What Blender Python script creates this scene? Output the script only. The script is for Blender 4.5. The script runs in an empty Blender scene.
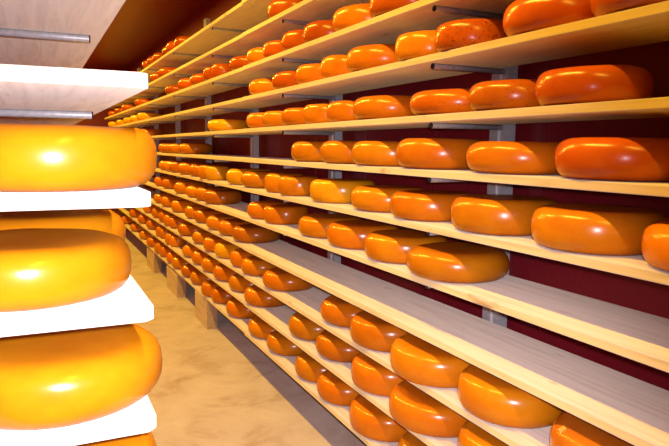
import bpy, bmesh, math, random
from mathutils import Matrix, Vector, noise
random.seed(7)
S = bpy.context.scene
COL = S.collection
EYE = 1.59                      # eye height above the floor
T = 0.0257                      # board thickness
XF, XB = 1.300, 1.640           # front and back of the right-hand boards
LX0, LX1 = -0.162, 0.178        # left-hand boards
LY = 1.10                       # near end of the left rack
# underside of each shelf above the floor, lowest first
SHELF = {'k': .2647, 'j': .4785, 'i': .6742, 'h': .8748, 'g': 1.0831, 'f': 1.285, 'e': 1.4858,
         'd': 1.6859, 'c': 1.8998, 'b': 2.1036, 'a': 2.321, 'z': 2.533}
CEIL = 3.12

# wheel centres (distance down the rack, radius, how far the front stands in from the board edge), far end first
ROWS = {
'z': [(8.341, 0.182, -0.022), (7.975, 0.174, -0.019), (7.63, 0.167, -0.011), (7.087, 0.167, -0.0), (6.746, 0.164, -0.021), (6.419, 0.159, -0.004)] ,
'a': [(7.815, 0.174, -0.014), (7.27, 0.178, -0.015), (3.624, 0.176, -0.01)] ,
'b': [(12.621, 0.171, -0.01), (11.62, 0.173, -0.013), (10.586, 0.171, -0.014), (9.134, 0.181, -0.021), (6.907, 0.178, -0.015), (6.233, 0.172, -0.016), (5.71, 0.17, -0.011), (5.201, 0.108, -0.019), (4.986, 0.102, -0.008), (4.467, 0.173, -0.007), (4.046, 0.154, -0.009), (3.737, 0.151, -0.003), (3.396, 0.148, -0.007), (3.097, 0.147, 0.0), (2.702, 0.17, -0.011), (2.313, 0.183, -0.025)] ,
'c': [(12.601, 0.18, -0.019), (11.479, 0.171, -0.001), (10.441, 0.176, -0.013), (9.661, 0.179, -0.017), (8.944, 0.18, -0.019), (4.022, 0.173, -0.004), (3.545, 0.176, -0.011), (3.173, 0.157, -0.008), (2.862, 0.15, -0.005), (2.528, 0.177, -0.025), (2.106, 0.133, -0.025), (1.837, 0.133, -0.025), (1.461, 0.167, -0.025), (1.123, 0.167, -0.025)] ,
'd': [(8.948, 0.176, -0.012), (5.086, 0.177, -0.014), (4.042, 0.15, -0.016), (3.735, 0.153, -0.012), (3.366, 0.165, -0.017), (3.06, 0.131, -0.013), (2.784, 0.14, -0.005), (2.454, 0.178, -0.025), (1.974, 0.179, -0.025), (1.626, 0.152, -0.025), (1.313, 0.156, -0.025)] ,
'e': [(7.429, 0.166, -0.007), (7.097, 0.163, -0.017), (6.757, 0.172, -0.015), (6.3, 0.171, -0.007), (3.225, 0.178, -0.014), (2.829, 0.171, -0.015), (2.455, 0.183, -0.025), (2.067, 0.183, -0.025), (1.614, 0.183, -0.025), (1.214, 0.183, -0.025)] ,
'f': [(7.424, 0.17, -0.01), (7.057, 0.15, -0.016), (6.747, 0.157, -0.016), (6.261, 0.182, -0.022), (5.853, 0.173, -0.015), (5.406, 0.109, -0.029), (5.187, 0.106, -0.018), (4.532, 0.181, -0.021), (4.145, 0.173, -0.026), (3.673, 0.129, -0.021), (3.416, 0.124, -0.024), (2.938, 0.173, -0.024), (2.46, 0.174, -0.025), (2.108, 0.174, -0.025), (1.691, 0.183, -0.025), (1.293, 0.183, -0.025), (0.912, 0.183, -0.025)] ,
'g': [(7.722, 0.176, -0.012), (7.226, 0.177, -0.012), (6.451, 0.175, -0.028), (5.947, 0.171, -0.02), (5.557, 0.175, -0.024), (5.214, 0.165, -0.029), (4.039, 0.148, -0.016), (3.74, 0.146, -0.004), (3.111, 0.178, -0.017), (2.724, 0.18, -0.019), (2.323, 0.183, -0.025), (1.926, 0.192, -0.05)] ,
'h': [(7.776, 0.177, -0.014), (7.266, 0.182, -0.023), (6.646, 0.182, -0.023), (6.005, 0.176, -0.021), (5.63, 0.178, -0.015), (5.138, 0.172, -0.025), (4.768, 0.179, -0.027), (4.392, 0.18, -0.018)] ,
'i': [(9.384, 0.176, -0.011), (8.618, 0.178, -0.015), (7.981, 0.175, -0.01), (7.5, 0.179, -0.016), (7.125, 0.119, -0.024), (6.887, 0.115, -0.008), (6.293, 0.18, -0.03), (5.698, 0.18, -0.019), (5.242, 0.165, -0.029), (4.904, 0.169, -0.019), (4.477, 0.152, -0.014), (4.167, 0.155, -0.023), (3.679, 0.177, -0.03), (2.805, 0.179, -0.018), (2.427, 0.188, -0.035), (2.004, 0.204, -0.067), (1.603, 0.188, -0.035), (1.162, 0.188, -0.035)] ,
'j': [(9.938, 0.181, -0.027), (9.086, 0.174, -0.026), (8.397, 0.177, -0.015), (7.679, 0.088, -0.017), (7.506, 0.08, -0.006), (7.024, 0.093, -0.028), (6.837, 0.089, -0.011), (6.147, 0.18, -0.02), (5.714, 0.175, -0.024), (5.338, 0.181, -0.025), (4.951, 0.181, -0.021), (4.528, 0.173, -0.008), (4.073, 0.171, -0.029), (3.253, 0.173, -0.018), (2.859, 0.175, -0.018), (2.41, 0.188, -0.035), (2.005, 0.204, -0.067), (1.589, 0.188, -0.035)] ,
'k': [(10.958, 0.18, -0.028), (9.903, 0.182, -0.023), (9.026, 0.179, -0.017), (8.301, 0.171, -0.031), (7.749, 0.135, -0.029), (7.476, 0.134, -0.015), (7.024, 0.167, -0.017), (6.693, 0.16, -0.023), (6.221, 0.17, -0.021), (5.851, 0.176, -0.011), (5.339, 0.134, -0.03), (5.067, 0.134, -0.01), (4.596, 0.177, -0.012), (4.03, 0.178, -0.015), (3.651, 0.177, -0.013), (3.157, 0.168, -0.015), (2.822, 0.163, -0.026), (2.422, 0.188, -0.035), (1.985, 0.188, -0.035)] ,
}

# ------------------------------------------------------------------ materials
def new_mat(name):
    m = bpy.data.materials.new(name); m.use_nodes = True
    nt = m.node_tree; b = nt.nodes['Principled BSDF']
    return m, nt, b

def N(nt, typ, **kw):
    n = nt.nodes.new(typ)
    for k, v in kw.items():
        if k in n.inputs: n.inputs[k].default_value = v
        else: setattr(n, k, v)
    return n

def ramp(nt, fac, stops):
    r = nt.nodes.new('ShaderNodeValToRGB')
    e = r.color_ramp.elements
    while len(e) < len(stops): e.new(0.5)
    for i, (p, c) in enumerate(stops):
        e[i].position = p; e[i].color = (*c, 1)
    nt.links.new(fac, r.inputs['Fac'])
    return r

def coords(nt, scale, rnd=True):
    tc = nt.nodes.new('ShaderNodeTexCoord')
    mp = nt.nodes.new('ShaderNodeMapping'); mp.inputs['Scale'].default_value = scale
    nt.links.new(tc.outputs['Object'], mp.inputs['Vector'])
    if rnd:                                         # every object gets its own patch of the pattern
        oi = nt.nodes.new('ShaderNodeObjectInfo')
        ml = nt.nodes.new('ShaderNodeMath'); ml.operation = 'MULTIPLY'; ml.inputs[1].default_value = 37.0
        nt.links.new(oi.outputs['Random'], ml.inputs[0])
        nt.links.new(ml.outputs[0], mp.inputs['Location'])
    return mp.outputs['Vector']

def bump(nt, b, height, strength, dist=.01):
    bp = nt.nodes.new('ShaderNodeBump')
    bp.inputs['Strength'].default_value = strength; bp.inputs['Distance'].default_value = dist
    nt.links.new(height, bp.inputs['Height']); nt.links.new(bp.outputs['Normal'], b.inputs['Normal'])

def wood_mat(name, dark, light, knot):
    m, nt, b = new_mat(name)
    v = coords(nt, (22, 1.1, 22))
    n1 = N(nt, 'ShaderNodeTexNoise', Scale=2.2, Detail=7.0, Roughness=.62, Distortion=.6)
    nt.links.new(v, n1.inputs['Vector'])
    r = ramp(nt, n1.outputs['Fac'], [(.28, dark), (.52, light), (.75, tuple(min(1, c*1.07) for c in light))])
    v2 = coords(nt, (9, 2.2, 9))
    n2 = N(nt, 'ShaderNodeTexNoise', Scale=1.7, Detail=3.0)
    nt.links.new(v2, n2.inputs['Vector'])
    k = ramp(nt, n2.outputs['Fac'], [(.0, (0, 0, 0)), (.69, (0, 0, 0)), (.80, (1, 1, 1))])
    mx = N(nt, 'ShaderNodeMixRGB'); mx.inputs['Color2'].default_value = (*knot, 1)
    nt.links.new(k.outputs['Color'], mx.inputs['Fac']); nt.links.new(r.outputs['Color'], mx.inputs['Color1'])
    nt.links.new(mx.outputs['Color'], b.inputs['Base Color'])
    b.inputs['Roughness'].default_value = .62
    b.inputs['Specular IOR Level'].default_value = .3
    b.inputs['Diffuse Roughness'].default_value = 1.0
    bump(nt, b, n1.outputs['Fac'], .12, .004)
    return m

def cheese_mat(name, base, deep, rough=.24, specks=None, speck_amt=.66):
    m, nt, b = new_mat(name)
    v = coords(nt, (7, 7, 11))
    n1 = N(nt, 'ShaderNodeTexNoise', Scale=1.0, Detail=5.0, Roughness=.6)
    nt.links.new(v, n1.inputs['Vector'])
    r = ramp(nt, n1.outputs['Fac'], [(.30, deep), (.62, base)])
    oi = nt.nodes.new('ShaderNodeObjectInfo')
    hs = N(nt, 'ShaderNodeHueSaturation')
    mr = N(nt, 'ShaderNodeMapRange'); mr.inputs['To Min'].default_value = .82; mr.inputs['To Max'].default_value = 1.12
    nt.links.new(oi.outputs['Random'], mr.inputs['Value']); nt.links.new(mr.outputs['Result'], hs.inputs['Value'])
    nt.links.new(r.outputs['Color'], hs.inputs['Color'])
    last = hs.outputs['Color']
    v2 = coords(nt, (42, 42, 60) if specks else (30, 30, 42))
    n2 = N(nt, 'ShaderNodeTexNoise', Scale=1.6 if specks else 1.0, Detail=4.0, Roughness=.7)
    nt.links.new(v2, n2.inputs['Vector'])
    lo = speck_amt
    k = ramp(nt, n2.outputs['Fac'], [(0, (0, 0, 0)), (lo, (0, 0, 0)), (lo + .05, (.85, .85, .85))])
    mx = N(nt, 'ShaderNodeMixRGB'); mx.inputs['Color2'].default_value = (*(specks or tuple(c*.45 for c in deep)), 1)
    nt.links.new(k.outputs['Color'], mx.inputs['Fac']); nt.links.new(last, mx.inputs['Color1'])
    nt.links.new(mx.outputs['Color'], b.inputs['Base Color'])
    b.inputs['Roughness'].default_value = rough
    b.inputs['Specular IOR Level'].default_value = .5
    bump(nt, b, n1.outputs['Fac'], .10, .006)
    return m

M_WOOD = wood_mat('worn pale pine', (.55, .46, .39), (.69, .595, .51), (.36, .24, .17))
M_EDGE_BOUNCE = wood_mat('yellow pine edge and warm bounce underside', (.62, .48, .22), (.76, .60, .31), (.40, .24, .12))  # yellow edges; on right-rack undersides the tone stands in for warm bounced light
M_BLOCK = wood_mat('block wood', (.40, .27, .16), (.56, .41, .27), (.25, .15, .08))
ORANGE = cheese_mat('orange rind', (.68, .200, .005), (.57, .140, .004), speck_amt=.76)
AMBER = cheese_mat('amber rind', (.70, .245, .006), (.60, .170, .004), speck_amt=.76)
YELLOW = cheese_mat('yellow rind', (.68, .265, .005), (.60, .195, .004), speck_amt=.78)
GOLD = cheese_mat('golden rind', (.86, .42, .010), (.78, .32, .006), speck_amt=.78)
RED = cheese_mat('red orange rind', (.50, .092, .003), (.40, .060, .002), speck_amt=.74)
BROWN = cheese_mat('brown orange rind', (.56, .17, .010), (.44, .11, .006), speck_amt=.74)
SPECK = cheese_mat('speckled rind', (.47, .092, .003), (.38, .064, .002), specks=(.10, .018, .004), speck_amt=.575)
FLECK = cheese_mat('flecked rind', (.55, .130, .003), (.46, .088, .002), specks=(.20, .030, .004), speck_amt=.60)

def steel_mat():
    m, nt, b = new_mat('galvanised steel')
    v = coords(nt, (60, 60, 60))
    n1 = N(nt, 'ShaderNodeTexVoronoi', Scale=1.4); nt.links.new(v, n1.inputs['Vector'])
    r = ramp(nt, n1.outputs['Distance'], [(0, (.46, .48, .52)), (1, (.64, .66, .70))])
    nt.links.new(r.outputs['Color'], b.inputs['Base Color'])
    b.inputs['Metallic'].default_value = .25; b.inputs['Roughness'].default_value = .45
    return m
M_STEEL = steel_mat()
M_RIB, _, b_ = new_mat('bright steel rib'); b_.inputs['Base Color'].default_value = (.78, .79, .82, 1); b_.inputs['Roughness'].default_value = .4; b_.inputs['Metallic'].default_value = .1
M_HOLE, _, b_ = new_mat('tube inside'); b_.inputs['Base Color'].default_value = (.02, .02, .022, 1); b_.inputs['Roughness'].default_value = .8
M_CASEIN, _, b_ = new_mat('casein mark'); b_.inputs['Base Color'].default_value = (.52, .36, .09, 1); b_.inputs['Roughness'].default_value = .5

def wall_mat(name, base, ribs):
    m, nt, b = new_mat(name)
    v = coords(nt, (1, 1, 1), False)
    n1 = N(nt, 'ShaderNodeTexNoise', Scale=3.0, Detail=4.0); nt.links.new(v, n1.inputs['Vector'])
    r = ramp(nt, n1.outputs['Fac'], [(.3, tuple(c*.85 for c in base)), (.7, base)])
    nt.links.new(r.outputs['Color'], b.inputs['Base Color'])
    b.inputs['Roughness'].default_value = .45
    if ribs:
        w = N(nt, 'ShaderNodeTexWave', Scale=16.0, bands_direction='Y')
        nt.links.new(v, w.inputs['Vector']); bump(nt, b, w.outputs['Fac'], .10, .004)
    return m
M_WALL = wall_mat('maroon wall panels', (.26, .0115, .026), True)
M_CEIL = wall_mat('brown red ceiling', (.26, .018, .002), False)

def floor_mat():
    m, nt, b = new_mat('sandy concrete')
    v = coords(nt, (1, 1, 1), False)
    n1 = N(nt, 'ShaderNodeTexNoise', Scale=3.2, Detail=8.0, Roughness=.65, Distortion=.4); nt.links.new(v, n1.inputs['Vector'])
    r = ramp(nt, n1.outputs['Fac'], [(.30, (.44, .31, .24)), (.48, (.59, .49, .43)), (.72, (.68, .58, .51))])
    n2 = N(nt, 'ShaderNodeTexNoise', Scale=90.0, Detail=3.0); nt.links.new(v, n2.inputs['Vector'])
    mx = N(nt, 'ShaderNodeMixRGB', blend_type='MULTIPLY'); mx.inputs['Fac'].default_value = .25
    nt.links.new(r.outputs['Color'], mx.inputs['Color1']); nt.links.new(n2.outputs['Fac'], mx.inputs['Color2'])
    nt.links.new(mx.outputs['Color'], b.inputs['Base Color'])
    b.inputs['Roughness'].default_value = .6
    b.inputs['Diffuse Roughness'].default_value = 1.0
    bump(nt, b, n2.outputs['Fac'], .15, .003)
    return m
M_FLOOR = floor_mat()

# ------------------------------------------------------------------ helpers
def link(name, bm, mats, parent=None, loc=(0, 0, 0), smooth=False):
    me = bpy.data.meshes.new(name); bmesh.ops.recalc_face_normals(bm, faces=bm.faces); bm.to_mesh(me); bm.free()
    for m in (mats if isinstance(mats, (list, tuple)) else [mats]): me.materials.append(m)
    if smooth:
        for p in me.polygons: p.use_smooth = True
    o = bpy.data.objects.new(name, me); COL.objects.link(o); o.location = loc
    if parent: o.parent = parent
    return o

def tag(o, label=None, cat=None, group=None, kind=None):
    if label:
        o['label'] = label
        SEEN.setdefault(label, 0); SEEN[label] += 1
    if cat: o['category'] = cat
    if group: o['group'] = group
    if kind: o['kind'] = kind
    return o
SEEN = {}

def box(bm, x0, x1, y0, y1, z0, z1, bev=0, mi=0):
    vs = [bm.verts.new((x, y, z)) for z in (z0, z1) for y in (y0, y1) for x in (x0, x1)]
    fs = [bm.faces.new([vs[i] for i in q]) for q in ((0, 2, 3, 1), (4, 5, 7, 6), (0, 1, 5, 4), (2, 6, 7, 3), (0, 4, 6, 2), (1, 3, 7, 5))]
    for f in fs: f.material_index = mi
    if bev:
        es = list({e for f in fs for e in f.edges})
        bmesh.ops.bevel(bm, geom=es, offset=bev, segments=2, affect='EDGES', profile=.5)

def board(x0, x1, y0, y1, z, ch=.014, dx=0, dz=0, mats=None):
    """a plank with clipped corners; origin at the near end, underside"""
    bm = bmesh.new()
    w, l = x1 - x0, y1 - y0
    foot = [(ch, 0), (w - ch, 0), (w, ch), (w, l - ch), (w - ch, l), (ch, l), (0, l - ch), (0, ch)]
    lo = [bm.verts.new((x, y, 0)) for x, y in foot]; hi = [bm.verts.new((x, y, T)) for x, y in foot]
    bm.faces.new(lo[::-1]).material_index = 1; bm.faces.new(hi)  # underside shares the edge slot, warm bounce put into its colour on the right
    n = len(foot)
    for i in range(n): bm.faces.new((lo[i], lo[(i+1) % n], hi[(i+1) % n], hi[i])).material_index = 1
    bmesh.ops.bevel(bm, geom=list(bm.edges), offset=.0022, segments=2, affect='EDGES', profile=.5)
    o = link('shelf_board', bm, mats or [M_WOOD, M_EDGE_BOUNCE], loc=(x0 + dx, y0, z + dz))
    return o

def tube(bm, x0, x1, y, z, r, seg=16, wall=.0028):
    """hollow tube along x, open at x0"""
    rings = []
    for x, rr in ((x0 + .06, r - wall), (x0, r - wall), (x0, r), (x0 + .004, r), (x1, r)):
        rings.append([bm.verts.new((x, y + rr*math.cos(2*math.pi*i/seg), z + rr*math.sin(2*math.pi*i/seg))) for i in range(seg)])
    for k in range(4):
        for i in range(seg):
            f = bm.faces.new((rings[k][i], rings[k][(i+1) % seg], rings[k+1][(i+1) % seg], rings[k+1][i]))
            f.smooth = True; f.material_index = 1 if k < 3 else 0
    f = bm.faces.new(rings[0]); f.material_index = 1
    bm.faces.new(rings[4])

def wheel_mesh(name, seed, R=.188, H=.112, nexp=2.5, c=.056, sag=0):
    """a pressed cheese wheel: flat top and bottom, bulging side"""
    seg = 56; prof = []
    K = 12
    for i in range(K + 1):
        a = -math.pi/2 + math.pi*i/K
        ca, sa = math.cos(a), math.sin(a)
        x = R - c + c*math.copysign(abs(ca)**(2/nexp), ca)
        z = H/2 + H/2*math.copysign(abs(sa)**(2/nexp), sa)
        prof.append((x, z))
    prof = [(0, 0), (R*.4, 0)] + prof + [(R*.4, H - .0015), (0, H - .002)]
    bm = bmesh.new(); rings = []
    for x, z in prof:
        if x == 0: rings.append([bm.verts.new((0, 0, z))]); continue
        ring = []
        for i in range(seg):
            a = 2*math.pi*i/seg
            d = noise.noise(Vector((math.cos(a)*1.3 + seed*7.1, math.sin(a)*1.3, z*9)))
            rr = x*(1 + .012*d)
            zz = z
            if z > H*.5: zz = z + .0025*noise.noise(Vector((math.cos(a)*x*9 + seed*3.3, math.sin(a)*x*9, 1.7)))
            ring.append(bm.verts.new((rr*math.cos(a), rr*math.sin(a), zz)))
        rings.append(ring)
    for p, q in zip(rings[:-1], rings[1:]):
        for i in range(seg):
            j = (i + 1) % seg
            if len(p) == 1: bm.faces.new((p[0], q[j], q[i]))
            elif len(q) == 1: bm.faces.new((p[i], p[j], q[0]))
            else: bm.faces.new((p[i], p[j], q[j], q[i]))
    bmesh.ops.recalc_face_normals(bm, faces=bm.faces)
    me = bpy.data.meshes.new(name); bm.to_mesh(me); bm.free()
    for p in me.polygons: p.use_smooth = True
    return me

WHEELS = {}
def wheel(x, y, z, R, mat, H=.112, rot=None, var=None, low=0):
    v = random.randrange(4) if var is None else var
    key = (v, mat.name, low)
    if key not in WHEELS:
        me = wheel_mesh('cheese_wheel', v + 1, nexp=((2.5, 2.35, 2.6, 2.4), (2.5, 2.35, 2.6, 2.4), (2.1, 2.05, 2.2, 2.1))[low][v], c=((.054, .058, .051, .056), (.046, .050, .044, .048), (.058, .062, .056, .060))[low][v]); me.materials.append(mat); WHEELS[key] = me
    o = bpy.data.objects.new('cheese_wheel', WHEELS[key]); COL.objects.link(o)
    o.location = (x, y, z + .0004); o.rotation_euler = (0, 0, random.uniform(0, 6.28) if rot is None else rot)
    o.scale = (R/.188, R/.188, H/.112)
    return o

# ------------------------------------------------------------------ the room
def slab(name, x0, x1, y0, y1, z0, z1, mat):
    bm = bmesh.new(); box(bm, x0, x1, y0, y1, z0, z1)
    return tag(link(name, bm, mat), kind='structure')
slab('floor', -1.0, 1.86, -2.6, 14.4, -.12, 0, M_FLOOR)
slab('ceiling', -1.0, 1.86, -2.6, 14.4, CEIL, CEIL + .12, M_CEIL)
slab('wall_far', -1.0, 1.86, 14.3, 14.42, 0, CEIL, M_WALL)
slab('wall_near', -1.0, 1.86, -2.62, -2.5, 0, CEIL, M_WALL)
slab('wall_left', -1.0, -.88, -2.5, 14.3, 0, CEIL, M_WALL)
bm = bmesh.new()                                    # right wall: panels with a thin groove between them
y = -2.5; w = .72
while y < 14.29:
    y1 = min(14.3, y + w)
    box(bm, 1.752, 1.86, y + .002, y1 - .002, 0, CEIL, bev=.0015)
    box(bm, 1.756, 1.86, y1 - .002, y1 + .002, 0, CEIL)
    y = y1
tag(link('wall_right', bm, M_WALL), kind='structure')

# ------------------------------------------------------------------ right rack
ORD = ['lowest', 'second lowest', 'third lowest', 'fourth lowest', 'fifth lowest', 'sixth lowest', 'seventh lowest',
       'fifth highest', 'fourth highest', 'third highest', 'second highest', 'topmost']
KEYS = ['k', 'j', 'i', 'h', 'g', 'f', 'e', 'd', 'c', 'b', 'a', 'z']
NAME = dict(zip(KEYS, ORD))
SPANS = [(.30, 4.19), (4.193, 7.28), (7.283, 10.36), (10.363, 13.42)]
SPANB = [(.30, 4.19), (4.193, 6.50), (6.503, 10.36), (10.363, 13.42)]
WHERE = ['nearest length, coming toward the camera', 'second length, past the first joint', 'third length down the aisle', 'far end length']
for s in KEYS:
    for i, (y0, y1) in enumerate(SPANB if s == 'b' else SPANS):
        dx = random.uniform(-.004, .004) + (-.004 if i == 0 else .003); dz = random.uniform(-.0004, .0004)
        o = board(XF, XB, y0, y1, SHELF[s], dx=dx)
        tag(o, f'pale pine shelf board, {NAME[s]} on the right rack, {WHERE[i]}', 'shelf board', f'boards of the {NAME[s]} right shelf')

POSTX = 1.652
def upright(y, x_tip, sgn, shelves, label, foot=True):
    """galvanised post behind the boards with a support tube under each board; sgn +1 post on the +x side"""
    root = bpy.data.objects.new('rack_upright', None); COL.objects.link(root)
    px = x_tip + sgn*(POSTX - 1.325)
    root.location = (px, y, 0)
    tag(root, label, 'rack upright', 'galvanised rack uprights')
    bm = bmesh.new()
    a, b = sorted((sgn*.004, sgn*.009)); box(bm, a, b, -.040, .058, 0, 2.90)          # back plate
    a, b = sorted((sgn*.009, sgn*.050)); box(bm, a, b, -.040, -.035, 0, 2.90); box(bm, a, b, .053, .058, 0, 2.90)  # flanges
    link('post', bm, M_STEEL, root)
    bm = bmesh.new()
    a, b = sorted((-sgn*.002, sgn*.004)); box(bm, a, b, -.0045, .0045, .05, 2.86, bev=.0015)      # raised centre rib
    link('rib', bm, M_RIB, root)
    for s in shelves:
        bm = bmesh.new(); z = SHELF[s] - .0107
        xs = -sgn*(POSTX - 1.325)
        tube(bm, xs, .004, -.012, z, .0105)
        link('support_tube', bm, [M_STEEL, M_HOLE], root)
    return root

PY = [.42, 1.972, 3.505, 5.088, 6.63, 8.18, 9.74, 11.29, 12.85]
PW = ['out of frame, closest to the camera', 'nearest in view', 'second in view', 'third from the camera', 'fourth from the camera', 'fifth from the camera',
      'fourth from the far end', 'third from the far end', 'last at the far end']
PW = {1: 'nearest one in view, behind the right boards', 2: 'second one down the right rack', 3: 'third one, just past the board joints',
      4: 'fourth one down the right rack', 5: 'fifth one down the right rack', 6: 'sixth one down the right rack', 7: 'second from the far end of the right rack', 8: 'last one at the far end of the right rack',
      0: 'closest to the camera, past the right frame edge'}
for i, y in enumerate(PY):
    upright(y, 1.325, 1, KEYS, 'galvanised upright with support tubes, ' + PW[i])

# wooden blocks that carry the lowest boards
for (y0, y1, lab) in ((5.29, 5.74, 'nearest squared wood block under the lowest right board'),
                      (6.56, 7.14, 'middle squared wood block under the lowest right board'),
                      (7.98, 8.52, 'farthest visible wood block under the lowest right board')):
    bm = bmesh.new(); box(bm, 0, .094, 0, y1 - y0, 0, SHELF['k'] - (.0218 if y0 > 6 else .0005), bev=.003)
    tag(link('wood_block', bm, M_BLOCK, loc=(1.303, y0, 0)), lab, 'wood block', 'blocks under the right rack')

# ------------------------------------------------------------------ wheels on the right rack
HEIGHT = {'z': .105, 'a': .105, 'b': .106, 'c': .107, 'd': .100, 'e': .108, 'f': .112, 'g': .113, 'h': .118, 'i': .124, 'j': .122, 'k': .122,
          ('d', 0): .104, ('d', 1): .095, ('d', 2): .095, ('e', 0): .110, ('e', 1): .102, ('e', 2): .116, ('c', 2): .102}
NTH = ['first', 'second', 'third', 'fourth', 'fifth', 'sixth', 'seventh', 'eighth', 'ninth', 'tenth', 'eleventh']
def pick(s, i, n):
    """rind of wheel i counted from the near end"""
    fixed = {('c', 2): SPECK, ('c', 0): RED, ('c', 1): RED, ('c', 3): AMBER, ('c', 4): ORANGE, ('d', 2): FLECK, ('d', 1): FLECK, ('d', 0): RED,
             ('e', 0): RED, ('e', 1): ORANGE, ('e', 2): ORANGE, ('f', 0): ORANGE, ('f', 1): AMBER, ('f', 2): AMBER, ('f', 5): GOLD,
             ('f', 9): GOLD, ('f', 10): GOLD, ('g', 0): AMBER, ('g', 1): AMBER, ('g', 6): BROWN, ('h', 0): BROWN, ('i', 0): BROWN, ('i', 1): AMBER,
             ('i', 2): AMBER, ('i', 8): GOLD, ('d', 9): GOLD, ('b', 0): RED, ('b', 2): RED, ('a', 0): RED, ('j', 0): AMBER, ('k', 0): AMBER}
    if (s, i) in fixed: return fixed[(s, i)]
    if s in 'za' or (s == 'b' and i > 5): return RED
    if s == 'c' and i > 8: return GOLD
    return random.choice({'b': [ORANGE, RED, RED], 'c': [ORANGE, ORANGE, RED], 'd': [ORANGE, ORANGE, AMBER], 'e': [ORANGE, ORANGE, AMBER]}.get(s, [ORANGE, AMBER, AMBER, ORANGE, ORANGE]))
LOOK = {'orange rind': 'orange', 'amber rind': 'amber', 'yellow rind': 'yellow', 'golden rind': 'golden yellow', 'red orange rind': 'reddish orange', 'brown orange rind': 'brownish',
        'speckled rind': 'dark-speckled orange', 'flecked rind': 'brown-flecked orange'}
for s in KEYS:
    row = ROWS.get(s, [])
    n = len(row)
    for k, (y, R, front) in enumerate(row):
        i = n - 1 - k
        mat = pick(s, i, n)
        z = SHELF[s] + T
        o = wheel(XF + front + R, y, z, R, mat, H=(HEIGHT.get((s, i), HEIGHT[s]) if y < 2.6 else min(HEIGHT[s], .117))*random.uniform(.95, 1.04), low=(1 if y < 2.6 else 2) if s in 'hijk' else (2 if y > 4 else 0))
        lk = LOOK[mat.name]
        if i == 0: w = f'nearest the camera on the {NAME[s]} right shelf'
        elif k == 0: w = f'farthest one showing on the {NAME[s]} right shelf'
        elif i <= k: w = f'{NTH[i]} from the near end of the {NAME[s]} right shelf'
        else: w = f'{NTH[k]} from the far end of the {NAME[s]} right shelf'
        tag(o, f'{lk} cheese wheel, {w}', 'cheese', f'cheese wheels on the {NAME[s]} right shelf')
        if (s, i) == ('i', 0):
            o.rotation_euler = (0, 0, 0)
            bm = bmesh.new(); box(bm, -.0105, .0105, -.0105, .0105, -.001, .0016)
            c = link('casein_mark', bm, M_CASEIN, o); c['label'] = 'small square pale mark pressed in the rind'
            rad = Vector((-.153, .073, 0)).normalized()
            c.location = rad*.167 + Vector((0, 0, .1065))
            c.rotation_euler = (rad*.50 + Vector((0, 0, .84))).to_track_quat('Z', 'Y').to_euler()

# ------------------------------------------------------------------ left rack (its near end faces the camera)
for s in ('c', 'd', 'e', 'f', 'g', 'h'):
    o = board(LX0, LX1, LY, 4.18, SHELF[s], ch=.015, dx=.015 if s == 'c' else .002, mats=[M_WOOD, M_WOOD])
    tag(o, {'c': 'pale shelf board at top left, only its underside showing', 'd': 'empty white-lit shelf board at left, second from the top',
            'e': 'white-lit shelf board under the largest yellow wheel at left', 'f': 'white-lit left shelf board carrying two wheels, middle one',
            'g': 'white-lit left shelf board under the low yellow wheel', 'h': 'left shelf board at the very bottom edge of the picture'}[s],
        'shelf board', 'boards of the left rack')
for i, y in enumerate((1.94, 3.48)):
    root = upright(-y, LX1 - .02, 1, ('c', 'd', 'e', 'f', 'g', 'h'),
                   ('galvanised upright of the left rack, its near tubes showing under the boards', 'second galvanised upright of the left rack, hidden behind its boards')[i])
    root.location = (LX1 - .02 - (POSTX - 1.325), y, 0); root.rotation_euler = (0, 0, math.pi)
for (s, x, y, R, H, mat, lab) in (
        ('e', .029, 1.280, .188, .112, YELLOW, 'large glossy yellow cheese wheel at the left, at eye level'),
        ('f', -.020, 1.305, .188, .104, YELLOW, 'yellow cheese wheel in front on the middle left board, brown top'),
        ('f', .022, 1.722, .188, .112, YELLOW, 'yellow cheese wheel behind another on the middle left board'),
        ('g', .029, 1.275, .188, .112, YELLOW, 'glossy yellow cheese wheel low at the left, above the bottom board'),
        ('h', .022, 1.290, .186, .112, YELLOW, 'yellow cheese wheel cut off by the bottom left edge')):
    o = wheel(x, y, SHELF[s] + T, R, mat, H=H)
    tag(o, lab, 'cheese', 'cheese wheels on the left rack')

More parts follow.
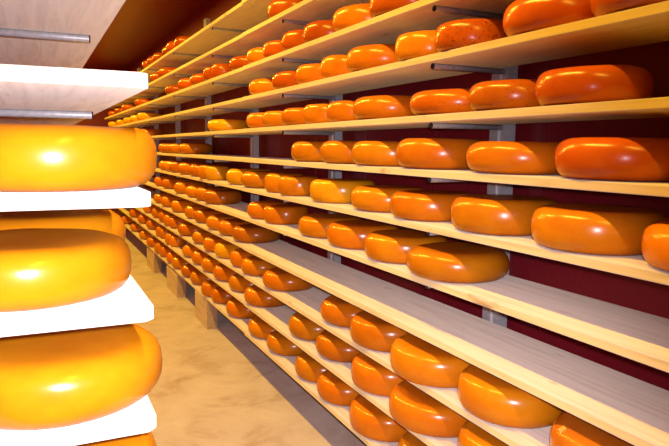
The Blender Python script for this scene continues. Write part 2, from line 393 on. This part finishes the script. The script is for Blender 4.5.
# ------------------------------------------------------------------ light
def lamp(name, typ, loc, energy, color, **kw):
    d = bpy.data.lights.new(name, typ); d.energy = energy; d.color = color
    for k, v in kw.items(): setattr(d, k, v)
    o = bpy.data.objects.new(name, d); COL.objects.link(o); o.location = loc
    return o
# warm tube lights in a line under the ceiling along the left side of the aisle
for i in range(7):
    lamp('ceiling_tube_light', 'AREA', (.41, -.40 + 2.1*i, EYE + 1.46), 56 if i else 27, (1.0, .60, .052), shape='RECTANGLE', size=.05, size_y=1.25)
# the camera's flash
fl = lamp('camera_flash', 'SPOT', (.035, .01, EYE + .035), 220, (1.0, .91, 1.0), shadow_soft_size=.018, spot_size=math.radians(104), spot_blend=1.0)
W = bpy.data.worlds.new('World'); S.world = W; W.use_nodes = True
W.node_tree.nodes['Background'].inputs['Color'].default_value = (.02, .012, .008, 1)

# ------------------------------------------------------------------ camera
f_px, yaw, pit, rol = 627.15, math.radians(25.5396), math.radians(6.8440), math.radians(-.5969)
fw = Vector((math.sin(yaw)*math.cos(pit), math.cos(yaw)*math.cos(pit), -math.sin(pit)))
rt = Vector((math.cos(yaw), -math.sin(yaw), 0)); dn = fw.cross(rt)
r2 = rt*math.cos(rol) + dn*math.sin(rol); d2 = -rt*math.sin(rol) + dn*math.cos(rol)
cd = bpy.data.cameras.new('camera'); cam = bpy.data.objects.new('camera', cd); COL.objects.link(cam)
cd.sensor_width = 36; cd.lens = f_px/669*36; cd.clip_start = .02
mw = Matrix((r2, -d2, -fw)).transposed().to_4x4(); mw.translation = (0, 0, EYE)
cam.matrix_world = mw
AIM = (150, 480)                # the flash lights the lower left of the view most
ad = (fw*f_px + r2*(AIM[0] - 334.5) + d2*(AIM[1] - 223)).normalized()
fl.rotation_euler = ad.to_track_quat('-Z', 'Y').to_euler()
S.camera = cam
S.view_settings.view_transform = 'Standard'; S.view_settings.look = 'None'
S.view_settings.exposure = 0; S.view_settings.gamma = 1; S.view_settings.use_curve_mapping = False
dup = [k for k, v in SEEN.items() if v > 1]
if dup: print('DUP', dup)
